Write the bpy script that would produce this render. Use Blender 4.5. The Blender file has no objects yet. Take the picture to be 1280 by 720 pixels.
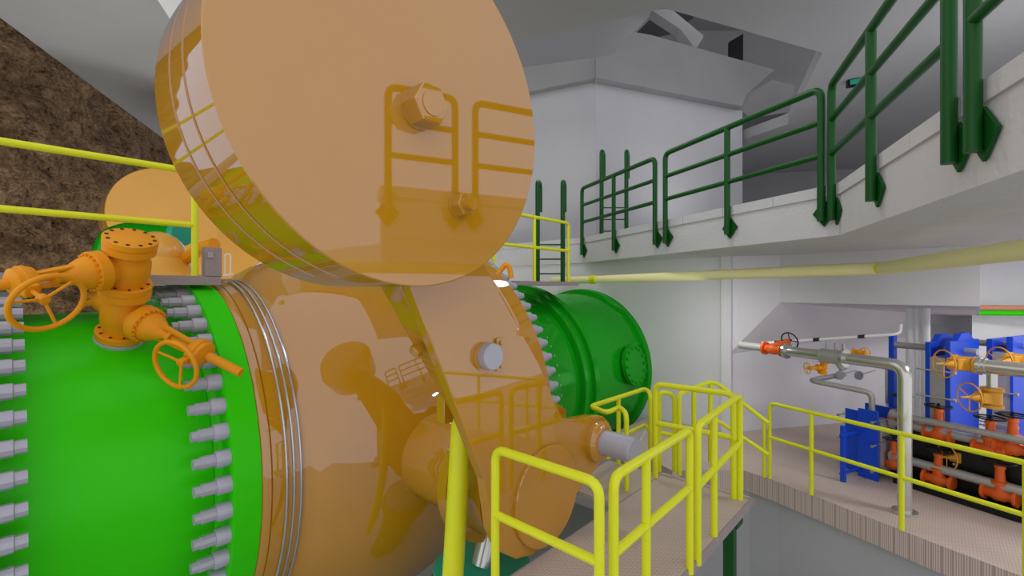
import bpy, math, random
from mathutils import Vector, Matrix, noise
random.seed(4)
V = Vector
S0 = bpy.context.scene
COL = S0.collection

# ------------------------------------------------------------------ survey helpers
# eye at the origin, x = along the penstock, y = along the valve trunnion, z up (metres)
FOC, VPX, HOR = 585.0, 1172.0, 361.0
YAW = math.atan2(VPX - 640, FOC)
SN, CS = math.sin(YAW), math.cos(YAW)
def ray(px, py):
    r = (px - 640) / FOC
    return V((SN * r + CS, -CS * r + SN, (HOR - py) / FOC))
def on_x(px, py, x): q = ray(px, py); return q * (x / q.x)
def on_y(px, py, y): q = ray(px, py); return q * (y / q.y)
def on_z(px, py, z): q = ray(px, py); return q * (z / q.z)
def on_d(px, py, d): return ray(px, py) * d
def on_w(px, py, p, t):
    """on the upright plane through p along the plan direction t"""
    n = V((t.y, -t.x, 0)); q = ray(px, py)
    return q * (n.dot(V((p.x, p.y, 0))) / n.dot(q))

# ------------------------------------------------------------------ materials
def lin(c):
    return tuple(((v / 255) / 12.92 if v / 255 <= .04045 else ((v / 255 + .055) / 1.055) ** 2.4) for v in c) + (1,)
def base_mat(name):
    m = bpy.data.materials.new(name); m.use_nodes = True
    nt = m.node_tree; b = nt.nodes['Principled BSDF']
    return m, nt, b
def plain(name, c, rough=.5, metal=0, spec=.5, vary=.06, scale=6):
    m, nt, b = base_mat(name)
    tc = nt.nodes.new('ShaderNodeTexCoord'); nz = nt.nodes.new('ShaderNodeTexNoise')
    nz.inputs['Scale'].default_value = scale; nz.inputs['Detail'].default_value = 4
    nt.links.new(tc.outputs['Object'], nz.inputs['Vector'])
    mx = nt.nodes.new('ShaderNodeMix'); mx.data_type = 'RGBA'
    L = lin(c)
    mx.inputs[6].default_value = tuple(v * (1 - vary) for v in L[:3]) + (1,)
    mx.inputs[7].default_value = tuple(min(1, v * (1 + vary)) for v in L[:3]) + (1,)
    nt.links.new(nz.outputs['Fac'], mx.inputs[0]); nt.links.new(mx.outputs[2], b.inputs['Base Color'])
    b.inputs['Roughness'].default_value = rough; b.inputs['Metallic'].default_value = metal
    b.inputs['Specular IOR Level'].default_value = spec
    return m
def lacquer(name, c, fac, rough, tint, vary=.04):
    """coloured paint under a mirror-like clear coat"""
    m, nt, b = base_mat(name)
    out = nt.nodes['Material Output']; nt.nodes.remove(b)
    d = nt.nodes.new('ShaderNodeBsdfDiffuse'); g = nt.nodes.new('ShaderNodeBsdfGlossy'); x = nt.nodes.new('ShaderNodeMixShader')
    tc = nt.nodes.new('ShaderNodeTexCoord'); nz = nt.nodes.new('ShaderNodeTexNoise'); nz.inputs['Scale'].default_value = 1.6
    mx = nt.nodes.new('ShaderNodeMix'); mx.data_type = 'RGBA'; L = lin(c)
    mx.inputs[6].default_value = tuple(v * (1 - vary) for v in L[:3]) + (1,)
    mx.inputs[7].default_value = tuple(v * (1 + vary) for v in L[:3]) + (1,)
    nt.links.new(tc.outputs['Object'], nz.inputs['Vector']); nt.links.new(nz.outputs['Fac'], mx.inputs[0])
    nt.links.new(mx.outputs[2], d.inputs['Color'])
    g.inputs['Color'].default_value = tint + (1,); g.inputs['Roughness'].default_value = rough
    fr = nt.nodes.new('ShaderNodeFresnel'); fr.inputs['IOR'].default_value = 1.45
    ad = nt.nodes.new('ShaderNodeMath'); ad.operation = 'ADD'; ad.use_clamp = True; ad.inputs[1].default_value = fac
    nt.links.new(fr.outputs[0], ad.inputs[0]); nt.links.new(ad.outputs[0], x.inputs['Fac'])
    nt.links.new(d.outputs[0], x.inputs[1]); nt.links.new(g.outputs[0], x.inputs[2]); nt.links.new(x.outputs[0], out.inputs['Surface'])
    return m
def concrete(name, c, vary=.1, bump=.05):
    m = plain(name, c, .9, 0, .15, vary, .9); nt = m.node_tree; b = nt.nodes['Principled BSDF']
    n2 = nt.nodes.new('ShaderNodeTexNoise'); n2.inputs['Scale'].default_value = 22; n2.inputs['Detail'].default_value = 8
    tc = [n for n in nt.nodes if n.type == 'TEX_COORD'][0]; nt.links.new(tc.outputs['Object'], n2.inputs['Vector'])
    bp = nt.nodes.new('ShaderNodeBump'); bp.inputs['Strength'].default_value = bump * 4; bp.inputs['Distance'].default_value = .02
    nt.links.new(n2.outputs['Fac'], bp.inputs['Height']); nt.links.new(bp.outputs[0], b.inputs['Normal'])
    return m
def checker_plate(name, c, c2, scale=9):
    m, nt, b = base_mat(name)
    tc = nt.nodes.new('ShaderNodeTexCoord'); mp = nt.nodes.new('ShaderNodeMapping'); mp.inputs['Rotation'].default_value = (0, 0, math.radians(45))
    br = nt.nodes.new('ShaderNodeTexBrick'); br.inputs['Scale'].default_value = scale
    br.inputs['Color1'].default_value = lin(c); br.inputs['Color2'].default_value = lin(c); br.inputs['Mortar'].default_value = lin(c2)
    br.inputs['Mortar Size'].default_value = .05; br.inputs['Mortar Smooth'].default_value = .4
    nt.links.new(tc.outputs['Object'], mp.inputs['Vector']); nt.links.new(mp.outputs[0], br.inputs['Vector'])
    nt.links.new(br.outputs['Color'], b.inputs['Base Color'])
    bp = nt.nodes.new('ShaderNodeBump'); bp.inputs['Strength'].default_value = .3; bp.inputs['Distance'].default_value = .01
    nt.links.new(br.outputs['Fac'], bp.inputs['Height']); nt.links.new(bp.outputs[0], b.inputs['Normal'])
    b.inputs['Roughness'].default_value = .6
    return m
def rock_mat():
    m, nt, b = base_mat('rock')
    tc = nt.nodes.new('ShaderNodeTexCoord')
    mp = nt.nodes.new('ShaderNodeMapping'); mp.inputs['Scale'].default_value = (1, 1, 1.7); mp.inputs['Rotation'].default_value = (.5, .2, .3)
    n1 = nt.nodes.new('ShaderNodeTexNoise'); n1.inputs['Scale'].default_value = 2.6; n1.inputs['Detail'].default_value = 12; n1.inputs['Roughness'].default_value = .68; n1.inputs['Distortion'].default_value = .5
    n2 = nt.nodes.new('ShaderNodeTexNoise'); n2.inputs['Scale'].default_value = 11; n2.inputs['Detail'].default_value = 9; n2.inputs['Roughness'].default_value = .72
    cr = nt.nodes.new('ShaderNodeValToRGB'); e = cr.color_ramp.elements
    e[0].position = .38; e[0].color = lin((44, 33, 25)); e[1].position = .66; e[1].color = lin((214, 180, 142))
    k = e.new(.5); k.color = lin((150, 120, 92))
    ad = nt.nodes.new('ShaderNodeMath'); ad.operation = 'MULTIPLY_ADD'; ad.inputs[1].default_value = .5; 
    hf = nt.nodes.new('ShaderNodeMath'); hf.operation = 'MULTIPLY'; hf.inputs[1].default_value = .5
    nt.links.new(tc.outputs['Object'], mp.inputs['Vector'])
    for n in (n1, n2): nt.links.new(mp.outputs[0], n.inputs['Vector'])
    nt.links.new(n1.outputs['Fac'], hf.inputs[0]); nt.links.new(n2.outputs['Fac'], ad.inputs[0]); nt.links.new(hf.outputs[0], ad.inputs[2])
    nt.links.new(ad.outputs[0], cr.inputs['Fac']); nt.links.new(cr.outputs[0], b.inputs['Base Color'])
    bp = nt.nodes.new('ShaderNodeBump'); bp.inputs['Strength'].default_value = 1; bp.inputs['Distance'].default_value = .28
    nt.links.new(ad.outputs[0], bp.inputs['Height']); nt.links.new(bp.outputs[0], b.inputs['Normal'])
    b.inputs['Roughness'].default_value = .95; b.inputs['Specular IOR Level'].default_value = .1
    return m

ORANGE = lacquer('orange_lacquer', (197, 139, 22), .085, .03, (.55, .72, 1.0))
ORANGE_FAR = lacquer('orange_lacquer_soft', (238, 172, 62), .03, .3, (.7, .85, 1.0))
VALVE = plain('amber_paint', (236, 154, 14), .5, 0, .3, .05)
VALVE2 = plain('amber_paint_dull', (222, 158, 48), .45, 0, .4, .05)
RED_OR = plain('red_orange_paint', (226, 96, 30), .42, 0, .4, .05)
GREEN = lacquer('pipe_green', (56, 214, 8), .0, .3, (.4, .9, .4))
GREEN2 = lacquer('penstock_green', (16, 150, 20), .03, .12, (.4, 1, .4))
RAILG = plain('rail_dark_green', (10, 80, 22), .42, 0, .3, .06)
YEL = plain('rail_yellow', (226, 230, 30), .4, 0, .4, .03)
PALE = plain('pale_yellow', (246, 242, 178), .45, 0, .4, .03)
BOLT = plain('bolt_grey', (176, 176, 190), .4, .15, .5, .04)
STEEL = plain('bright_steel', (205, 205, 202), .22, .75, .5, .05)
GALV = plain('galvanised', (176, 176, 174), .4, .35, .5, .06)
BLUE = plain('blue_paint', (18, 74, 214), .4, 0, .4, .05)
PACK = plain('plate_pack_grey', (176, 172, 176), .5, .2, .4, .08)
BLACK = plain('black_paint', (12, 12, 13), .45, 0, .4, .1)
WHITE = plain('white_paint', (235, 235, 235), .5, 0, .3, .02)
TEAL = plain('teal_paint', (40, 170, 140), .4, 0, .4, .05)
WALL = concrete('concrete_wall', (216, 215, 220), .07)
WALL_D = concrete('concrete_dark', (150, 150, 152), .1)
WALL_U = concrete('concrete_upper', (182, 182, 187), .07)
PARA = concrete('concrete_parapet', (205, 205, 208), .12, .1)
CEIL = concrete('concrete_ceiling', (158, 158, 160), .05)
CEIL_L = concrete('white_wall_lit_ceiling', (222, 224, 228), .03)  # white of the plant room wall; on the ceiling strip, painted-in brightness
PITM = concrete('concrete_pit', (176, 176, 178), .08)
PLATE = checker_plate('checker_plate', (204, 185, 176), (164, 147, 140), 13)
EDGE = plain('plate_edge', (158, 144, 146), .6, .1, .3, .15, 30)
ROCK = rock_mat()
SALMON = plain('salmon_paint', (206, 140, 116), .5)

# ------------------------------------------------------------------ mesh builder
def frame(d):
    d = d.normalized(); a = V((0, 0, 1)) if abs(d.z) < .9 else V((1, 0, 0))
    u = a.cross(d).normalized(); return u, d.cross(u)
def fillet(pts, rad, n=5):
    out = [pts[0]]
    for i in range(1, len(pts) - 1):
        p, a, b = pts[i], pts[i - 1], pts[i + 1]
        da, db = a - p, b - p
        k = min(rad, da.length * .45, db.length * .45)
        a1, b1 = p + da.normalized() * k, p + db.normalized() * k
        for j in range(n + 1):
            t = j / n; out.append(a1 * (1 - t) ** 2 + p * 2 * t * (1 - t) + b1 * t * t)
    out.append(pts[-1]); return out
class MB:
    def __init__(s): s.v = []; s.f = []
    def add(s, vs, fs):
        o = len(s.v); s.v += [V(p) for p in vs]; s.f += [tuple(i + o for i in f) for f in fs]; return s
    def rings(s, rings, closed=False, caps=True):
        n = len(rings[0]); vs = [p for r in rings for p in r]; fs = []
        m = len(rings)
        for i in range(m if closed else m - 1):
            a, b = i * n, ((i + 1) % m) * n
            for j in range(n):
                k = (j + 1) % n; fs.append((a + j, a + k, b + k, b + j))
        if caps and not closed:
            fs.append(tuple(range(n - 1, -1, -1))); fs.append(tuple(range((m - 1) * n, m * n)))
        return s.add(vs, fs)
    def lathe(s, o, d, prof, n=24, caps=True, closed=False):
        """prof = [(t along d, radius)]"""
        d = d.normalized(); u, w = frame(d)
        return s.rings([[o + d * t + (u * math.cos(2 * math.pi * j / n) + w * math.sin(2 * math.pi * j / n)) * max(r, 1e-4) for j in range(n)] for t, r in prof], closed, caps)
    def cyl(s, a, b, r, r2=None, n=16): 
        return s.lathe(a, b - a, [(0, r), ((b - a).length, r if r2 is None else r2)], n)
    def tube(s, pts, r, rad=0, n=10, closed=False):
        pts = [V(p) for p in pts]
        if rad: pts = fillet(pts, rad)
        q = [pts[0]]
        for p in pts[1:]:
            if (p - q[-1]).length > 1e-5: q.append(p)
        pts = q; m = len(pts); R = []; u = None
        for i in range(m):
            if closed: t = pts[(i + 1) % m] - pts[i - 1]
            else: t = pts[min(i + 1, m - 1)] - pts[max(i - 1, 0)]
            t.normalize()
            if u is None: u, w = frame(t)
            else:
                u = (u - t * u.dot(t)).normalized(); w = t.cross(u)
            k = 1.0
            if 0 < i < m - 1 or closed:
                c = (pts[i] - pts[i - 1]).normalized().dot((pts[(i + 1) % m] - pts[i]).normalized())
                k = 1 / max(.5, math.sqrt(max(0, (1 + c) / 2)))
            R.append([pts[i] + (u * math.cos(2 * math.pi * j / n) + w * math.sin(2 * math.pi * j / n)) * r * (1 if k < 1.02 else min(k, 1.2)) for j in range(n)])
        return s.rings(R, closed)
    def torus(s, c, ax, R, r, n=32, k=10):
        u, w = frame(ax)
        return s.tube([c + (u * math.cos(2 * math.pi * j / n) + w * math.sin(2 * math.pi * j / n)) * R for j in range(n)], r, 0, k, True)
    def box(s, c, ex, ey, ez):
        """half extents as vectors"""
        vs = [c + ex * a + ey * b + ez * e for a in (-1, 1) for b in (-1, 1) for e in (-1, 1)]
        return s.add(vs, [(0, 1, 3, 2), (4, 6, 7, 5), (0, 4, 5, 1), (2, 3, 7, 6), (0, 2, 6, 4), (1, 5, 7, 3)])
    def abox(s, x0, x1, y0, y1, z0, z1):
        return s.box(V(((x0 + x1) / 2, (y0 + y1) / 2, (z0 + z1) / 2)), V(((x1 - x0) / 2, 0, 0)), V((0, (y1 - y0) / 2, 0)), V((0, 0, (z1 - z0) / 2)))
    def prism(s, poly, off):
        n = len(poly); poly = [V(p) for p in poly]
        return s.add(poly + [p + off for p in poly], [tuple(range(n - 1, -1, -1)), tuple(range(n, 2 * n))] + [(i, (i + 1) % n, n + (i + 1) % n, n + i) for i in range(n)])
    def hexa(s, o, d, R, L, rot=0):
        u, w = frame(d); d = d.normalized()
        k = [(u * math.cos(rot + j * math.pi / 3) + w * math.sin(rot + j * math.pi / 3)) for j in range(6)]
        return s.rings([[o + e * R for e in k], [o + d * L * .93 + e * R for e in k], [o + d * L + e * R * .94 for e in k]])
    def ball(s, c, r, n=20, m=12, sx=1):
        return s.lathe(c, V((0, 0, 1)), [(-r * math.cos(math.pi * i / m), r * math.sin(math.pi * i / m)) for i in range(m + 1)], n)
WLOC = {}
import bmesh
def build(name, mb, mat, parent=None, bevel=0, ang=35, smooth=True):
    o0 = WLOC[parent.name] if parent else V((0, 0, 0))
    me = bpy.data.meshes.new(name)
    me.from_pydata([tuple(p - o0) for p in mb.v], [], mb.f)
    bm = bmesh.new(); bm.from_mesh(me); bmesh.ops.recalc_face_normals(bm, faces=bm.faces)
    big = [f for f in bm.faces if len(f.verts) > 6 and smooth is False]
    if big: bmesh.ops.triangulate(bm, faces=big)
    bm.to_mesh(me); bm.free()
    if smooth:
        for p in me.polygons: p.use_smooth = True
        me.set_sharp_from_angle(angle=math.radians(ang))
    me.materials.append(mat)
    o = bpy.data.objects.new(name, me); COL.objects.link(o)
    WLOC[o.name] = o0
    if parent: o.parent = parent
    if bevel:
        b = o.modifiers.new('Bevel', 'BEVEL'); b.width = bevel; b.segments = 2; b.limit_method = 'ANGLE'; b.angle_limit = math.radians(40)
        b.harden_normals = False
    return o
def tag(o, label, cat, group=None):
    o['label'] = label; o['category'] = cat
    if group: o['group'] = group
    return o
def thing(name, label, cat, loc, group=None):
    o = bpy.data.objects.new(name, None); o.empty_display_size = .2; COL.objects.link(o); o.location = loc
    WLOC[o.name] = V(loc)
    return tag(o, label, cat, group)
def struct(name, mb, mat, smooth=True, bevel=0):
    o = build(name, mb, mat, None, bevel, smooth=smooth); o['kind'] = 'structure'; return o
def inst(src, parent, M):
    """another copy of a part (and its own pieces) under the same thing; M is in the parent's frame"""
    c = src.copy(); COL.objects.link(c); c.parent = parent; c.matrix_local = M
    WLOC[c.name] = WLOC.get(src.name, V((0, 0, 0)))
    for ch in list(src.children):
        d = ch.copy(); COL.objects.link(d); d.parent = c
    return c
X, Y, Z = V((1, 0, 0)), V((0, 1, 0)), V((0, 0, 1))

# ================================================================== SETTING
H = 4.6
LOWZ, PLZ, PITZ = -2.76, -2.225, -5.2
G_T, G_B = 1.22, .62
# pit floor
struct('floor', MB().abox(-7, 24, -9, 22, PITZ - .2, PITZ), PITM)
# wall that the penstock passes through, and its turn to the right
CA = V((9.45, 2.97, 0))
wbd = V((.83, -.557, 0)).normalized()
struct('wall_back', MB().abox(9.45, 10.4, 2.97, 24, PITZ, G_B), WALL)
wb_n = V((wbd.y, -wbd.x, 0))
p0 = CA.copy(); p1 = CA + wbd * 13
bk = V((-wbd.y, wbd.x, 0)) * .9
struct('wall_right', MB().prism([p0 + Z * PITZ, p1 + Z * PITZ, p1 + bk + Z * PITZ, p0 + bk + X * .3 + Z * PITZ], Z * (G_B - PITZ)), WALL)
# lower room: floor polygon beside the pit
rail_dir = V((-.367, -.93, 0)); re = V((.93, -.367, 0))
RP = V((6.943, .304, 0))
fe = [on_z(*p, LOWZ) for p in ((840, 588), (930, 588), (966, 600))]
fl = [V((q.x, q.y, 0)) for q in fe] + [V((7.3, 1.15, 0)), V((6.85, 0.05, 0)), V((6.4, -1.2, 0)), V((5.6, -3.4, 0)), V((20, -6, 0)), V((21, -1, 0)), CA + wbd * 10, CA + V((-.0, 0, 0)), V((9.45, 4.6, 0)), V((7.6, 4.6, 0))]
struct('floor_lower', MB().prism([p + Z * (LOWZ - .3) for p in fl], Z * .3), PLATE, smooth=False)
# pit retaining wall below that floor
rw = fl[:3] + [V((7.3, 1.15, 0)), V((6.85, 0.05, 0)), V((6.4, -1.2, 0)), V((5.6, -3.4, 0))]
m = MB()
for a, b in zip(rw[:-1], rw[1:]): m.prism([a + re * .12 + Z * PITZ, b + re * .12 + Z * PITZ, b + re * .5 + Z * PITZ, a + re * .5 + Z * PITZ], Z * (LOWZ - .3 - PITZ))
struct('wall_pit', m, PITM, smooth=False)
# gallery slab, its coping and the ledge line
G0, G1, G2, G3 = V((9.4, 6.25, 0)), V((6.55, .84, 0)), V((3.05, -.548, 0)), V((6.2, -5.6, 0))
gp = [V((9.4, 22, 0)), G0, G1, G2, G3, V((6.2, -9, 0)), V((24, -9, 0)), V((24, 22, 0))]
struct('floor_gallery', MB().prism([p + Z * G_B for p in gp], Z * (G_T - G_B - .13)), PARA, smooth=False)
m = MB()
gl = [V((9.4, 22, 0)), G0, G1, G2, G3]
def nrm(a, b):
    t = (b - a).normalized(); return V((t.y, -t.x, 0))
for i, (a, b) in enumerate(zip(gl[:-1], gl[1:])):
    n = nrm(a, b)                     # towards the pit side is -n or n
    if n.dot(V((0, 3, 0)) - (a + b) / 2) < 0: n = -n
    nseg = max(2, int((b - a).length / .85))
    for k in range(nseg):
        q0 = a + (b - a) * (k / nseg) + (b - a).normalized() * .004; q1 = a + (b - a) * ((k + 1) / nseg) - (b - a).normalized() * .004
        m.prism([q0 + n * .02 + Z * (G_T - .13), q1 + n * .02 + Z * (G_T - .13), q1 - n * .35 + Z * (G_T - .13), q0 - n * .35 + Z * (G_T - .13)], Z * .13)
struct('trim_1', m, PARA, smooth=False)
# pilaster at the corner and haunch below the gallery
struct('trim_2', MB().abox(9.36, 9.47, 2.9, 3.08, LOWZ, G_B), WALL)
hA, hB = on_z(975, 378, -.25), on_z(1225, 383, -.25)
wA = V((9.45, 2.97, (HOR - 443) / FOC * (CS * 9.45 + SN * 2.97))); wB = on_w(1225, 398, CA, wbd)
far = bk * .3
m = MB()
m.add([hA, hB, wA, wB, hA + Z * .87, hB + Z * .87, V((wA.x, wA.y, .62)) , V((wB.x, wB.y, .62))],
      [(0, 1, 3, 2), (0, 4, 5, 1), (0, 2, 6, 4), (1, 5, 7, 3), (2, 3, 7, 6), (4, 6, 7, 5)])
struct('ceiling_haunch', m, WALL, smooth=False)
# far white wall of the plant room behind the exchangers
q0, q1 = on_d(1215, 400, 9.2), on_d(1420, 400, 9.2)
d_ = (q1 - q0); d_.z = 0
m = MB().prism([V((q0.x, q0.y, LOWZ)), V((q0.x, q0.y, LOWZ)) + d_, V((q0.x, q0.y, LOWZ)) + d_ + re * .3, V((q0.x, q0.y, LOWZ)) + re * .3], Z * (G_B - LOWZ))
struct('wall_plant_room', m, CEIL_L)
# rock face on the left
rt = V((.506, .862, 0)); rn = V((-.862, .506, 0)); ro = V((.03, 11.77, 0)) + rn * .95
NX, NZ = 220, 130
vs = []; fs = []
for i in range(NX + 1):
    for k in range(NZ + 1):
        s = -2.2 + 17 * i / NX; z = -5.2 + 12.6 * k / NZ
        p = ro + rt * s + Z * z
        w = p * .55
        dsp = noise.fractal(V((w.x, w.y, w.z * 1.6)), 1.0, 2.1, 7, noise_basis='PERLIN_ORIGINAL') * .55 + abs(noise.noise(V((p.x * 1.7, p.y * 1.7, p.z * 2.6)))) * .25
        vs.append(p - rn * (dsp * .62))
for i in range(NX):
    for k in range(NZ):
        a = i * (NZ + 1) + k; fs.append((a, a + NZ + 1, a + NZ + 2, a + 1))
struct('wall_left', MB().add(vs, fs), ROCK)
# ceilings: rough strip beside the rock, strip with brighter light painted into its colour, main soffit with the shaft opening
l1, l2 = on_z(197, 0, H), on_z(225, 43, H); ld = (l2 - l1).normalized()
A0, A1 = l1 - ld * 2.5, l1 + ld * 12
rr0, rr1 = V((.03, 11.77, 0)) - rt * 3, V((.03, 11.77, 0)) + rt * 15
struct('ceiling_left', MB().prism([V((rr0.x, rr0.y, H)), V((rr1.x, rr1.y, H)), A1, A0], Z * .3), CEIL, smooth=False)
wd_ = V((ld.y, -ld.x, 0)) * .95
struct('ceiling_strip', MB().prism([A0, A1, A1 + wd_, A0 + wd_], Z * .3), CEIL_L, smooth=False)
h1, h2, h3, h4, h5 = [on_z(*p, H) for p in ((640, 55), (830, 10), (1028, 66), (985, 155), (928, 175))]
B0, B1 = A0 + wd_, A1 + wd_
main = [B0 + ld * 5, V((5.0, 12.0, H)), V((5.7, 8.2, H)), h1, h2, h3, h4, h5, h5 + V((4, 3, 0)), V((24, 6, H)), V((24, -4.2, H)), V((12.5, -4.2, H)), V((9.9, -2.6, H)), V((7.4, .3, H)), V((4.2, 3.7, H)), V((1.2, 7.2, H)), B0]
struct('ceiling', MB().prism(main, Z * .3), CEIL, smooth=False)
struct('ceiling_far', MB().prism([V((5.0, 12.0, H)), B0 + ld * 5, B1], Z * .3), CEIL, smooth=False)
# upper gallery walls meeting in the projecting corner
uc, ul, ur = on_d(745, 300, 12.0), on_d(640, 300, 13.1), on_d(928, 300, 14.2)
for p in (uc, ul, ur): p.z = 0
ul = uc + (ul - uc) * 3.2
topz = (HOR - 98) / FOC * 12.0
back = V((CS, SN, 0))
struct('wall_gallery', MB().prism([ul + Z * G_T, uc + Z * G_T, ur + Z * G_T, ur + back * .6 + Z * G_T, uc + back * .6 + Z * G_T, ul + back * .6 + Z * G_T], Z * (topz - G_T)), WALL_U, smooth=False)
# bands above them
lt = (ul - uc).normalized(); rtt = (ur - uc).normalized()
def onwall(px, py, t, off): 
    return on_w(px, py, uc - back * off, t)
m = MB().prism([onwall(745, 97, lt, .25), onwall(640, 119, lt, .25), onwall(640, 86, lt, .25), onwall(745, 72, lt, .25)], back * .5)
a, b = onwall(640, 119, lt, .25), onwall(640, 86, lt, .25)
m.prism([a, a + lt * 4, b + lt * 4, b], back * .5)
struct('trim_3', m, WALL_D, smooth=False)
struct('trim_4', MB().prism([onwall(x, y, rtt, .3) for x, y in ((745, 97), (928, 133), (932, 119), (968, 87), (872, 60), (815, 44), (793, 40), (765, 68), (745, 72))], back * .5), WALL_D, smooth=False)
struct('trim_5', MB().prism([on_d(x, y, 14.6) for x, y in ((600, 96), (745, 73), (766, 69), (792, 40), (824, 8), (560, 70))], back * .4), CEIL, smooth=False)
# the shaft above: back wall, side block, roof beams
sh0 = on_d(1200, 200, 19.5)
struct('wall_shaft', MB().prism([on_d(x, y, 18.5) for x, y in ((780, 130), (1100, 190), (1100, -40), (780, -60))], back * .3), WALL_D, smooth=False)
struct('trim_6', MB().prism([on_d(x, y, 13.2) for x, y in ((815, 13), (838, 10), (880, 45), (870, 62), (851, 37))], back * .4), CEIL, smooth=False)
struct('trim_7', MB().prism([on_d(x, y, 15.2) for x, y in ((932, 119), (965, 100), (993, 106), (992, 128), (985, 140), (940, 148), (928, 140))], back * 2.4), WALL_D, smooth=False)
m = MB().prism([on_d(x, y, 16.5) for x, y in ((912, 52), (929, 42), (929, 75), (912, 71))], back * .12)
struct('door_1', m, BLACK, smooth=False)
m = MB().prism([on_d(x, y, 16.0) for x, y in ((793, 40), (822, 12), (853, 36), (815, 45))], back * .2)
m.prism([on_d(x, y, 16.0) for x, y in ((838, 11), (868, 20), (853, 26))], back * .2)
struct('window_1', m, plain('dark_glass', (70, 70, 72), .3), smooth=False)
struct('ceiling_shaft', MB().abox(4.2, 26, -3, 26, 10.2, 10.4), CEIL)
# far end wall of the gallery
f0, f1 = on_d(900, 240, 19), on_d(1250, 240, 17)
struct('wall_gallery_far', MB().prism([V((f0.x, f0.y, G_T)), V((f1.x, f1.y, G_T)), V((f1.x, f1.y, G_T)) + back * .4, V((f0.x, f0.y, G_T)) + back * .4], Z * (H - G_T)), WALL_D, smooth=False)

# ================================================================== VALVE AND PENSTOCK
AY, AZ = 6.33, -1.80
ax0 = V((0, AY, AZ))
def around(R, ang, x=0):  # ang measured from the point nearest the eye, + = up
    return V((x, AY - R * math.cos(ang), AZ + R * math.sin(ang)))
# -- green spool on the left
sp = thing('pipe_spool', 'bright green flanged pipe section on the left carrying the two amber gate valves', 'pipe', (.6, AY, AZ - 1.55))
build('pipe_shell', MB().lathe(ax0, X, [(-1.2, 1.56), (1.30, 1.56)], 96), GREEN, sp)
build('flange', MB().lathe(ax0, X, [(1.29, 1.53), (1.33, 1.60), (1.36, 1.62), (1.36, 1.86), (1.37, 1.88), (1.585, 1.88), (1.585, 1.4)], 128), GREEN, sp)
build('flange', MB().lathe(ax0, X, [(-.55, 1.4), (-.55, 1.86), (-.2, 1.86), (-.2, 1.62), (-.14, 1.56), (-.1, 1.53)], 96), GREEN, sp)
def stud_ring(parent, x, sgn, R, N, rng, L, rs, rn_, nutL, name='stud'):
    """studs pointing along sgn*x with a nut at the flange"""
    first = None
    for k in range(N):
        a = (k + .5) / N * 2 * math.pi
        if a > math.pi: a -= 2 * math.pi
        if not (rng[0] <= a <= rng[1]): continue
        p = around(R, a, x)
        if first is None:
            D = X * sgn
            w = WLOC[parent.name]; o = p - w
            s_ = MB().lathe(w, D, [(0, rs), (L * .80, rs), (L * .82, rs * .82), (L, rs * .82)], 10)
            st = build(name, s_, BOLT, parent); st.location = o
            nb = MB().lathe(w, D, [(0, rn_), (nutL * .9, rn_), (nutL, rn_ * .9)], 12)
            nt_ = build('nut', nb, BOLT, parent); nt_.parent = st
            first = st
        else:
            inst(first, parent, Matrix.Translation(p - WLOC[parent.name]))
R = math.radians
stud_ring(sp, 1.36, -1, 1.785, 50, (R(-78), R(125)), .27, .055, .076, .11)
stud_ring(sp, -.2, 1, 1.785, 54, (R(-64), R(112)), .34, .06, .085, .16)
# shallow weld saddle ring where the valve stands is part of the gate valve below

# -- spherical valve
XV = 3.22
sv = thing('spherical_valve', 'huge glossy orange spherical shut-off valve behind the lever arm', 'valve', (XV, AY, AZ - 2.6))
prof = [(1.585, 1.4), (1.585, 1.86), (1.60, 1.88), (1.665, 1.885), (1.672, 1.868), (1.68, 1.885), (1.80, 1.895), (1.95, 1.90)]
for i in range(1, 25):
    x = 1.95 + 2.6 * i / 25
    prof.append((x, 1.9 + .46 * math.sin(math.pi * i / 25) ** .7))
prof += [(4.6, 1.95), (4.68, 2.0)]
build('body', MB().lathe(ax0, X, prof, 128), ORANGE, sv, ang=50)
for x in (1.70 + .09, 1.70 + .155, 1.70 + .22):
    build('ring_band', MB().torus(V((x, AY, AZ)), X, 1.912, .012, 128, 8), STEEL, sv)
build('flange', MB().lathe(ax0, X, [(4.62, 1.9), (4.62, 2.58), (4.64, 2.6), (4.90, 2.6), (4.90, 1.9)], 128), ORANGE, sv)
stud_ring(sv, 4.90, 1, 2.50, 80, (R(-20), R(80)), .26, .055, .085, .14)
# trunnion on the near side
tc_ = V((XV, 0, AZ))
build('trunnion_shaft', MB().lathe(tc_, Y, [(4.6, .46), (3.30, .46), (3.28, .60), (3.16, .60), (3.14, .5), (2.84, .5)], 48), ORANGE, sv)

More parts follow.
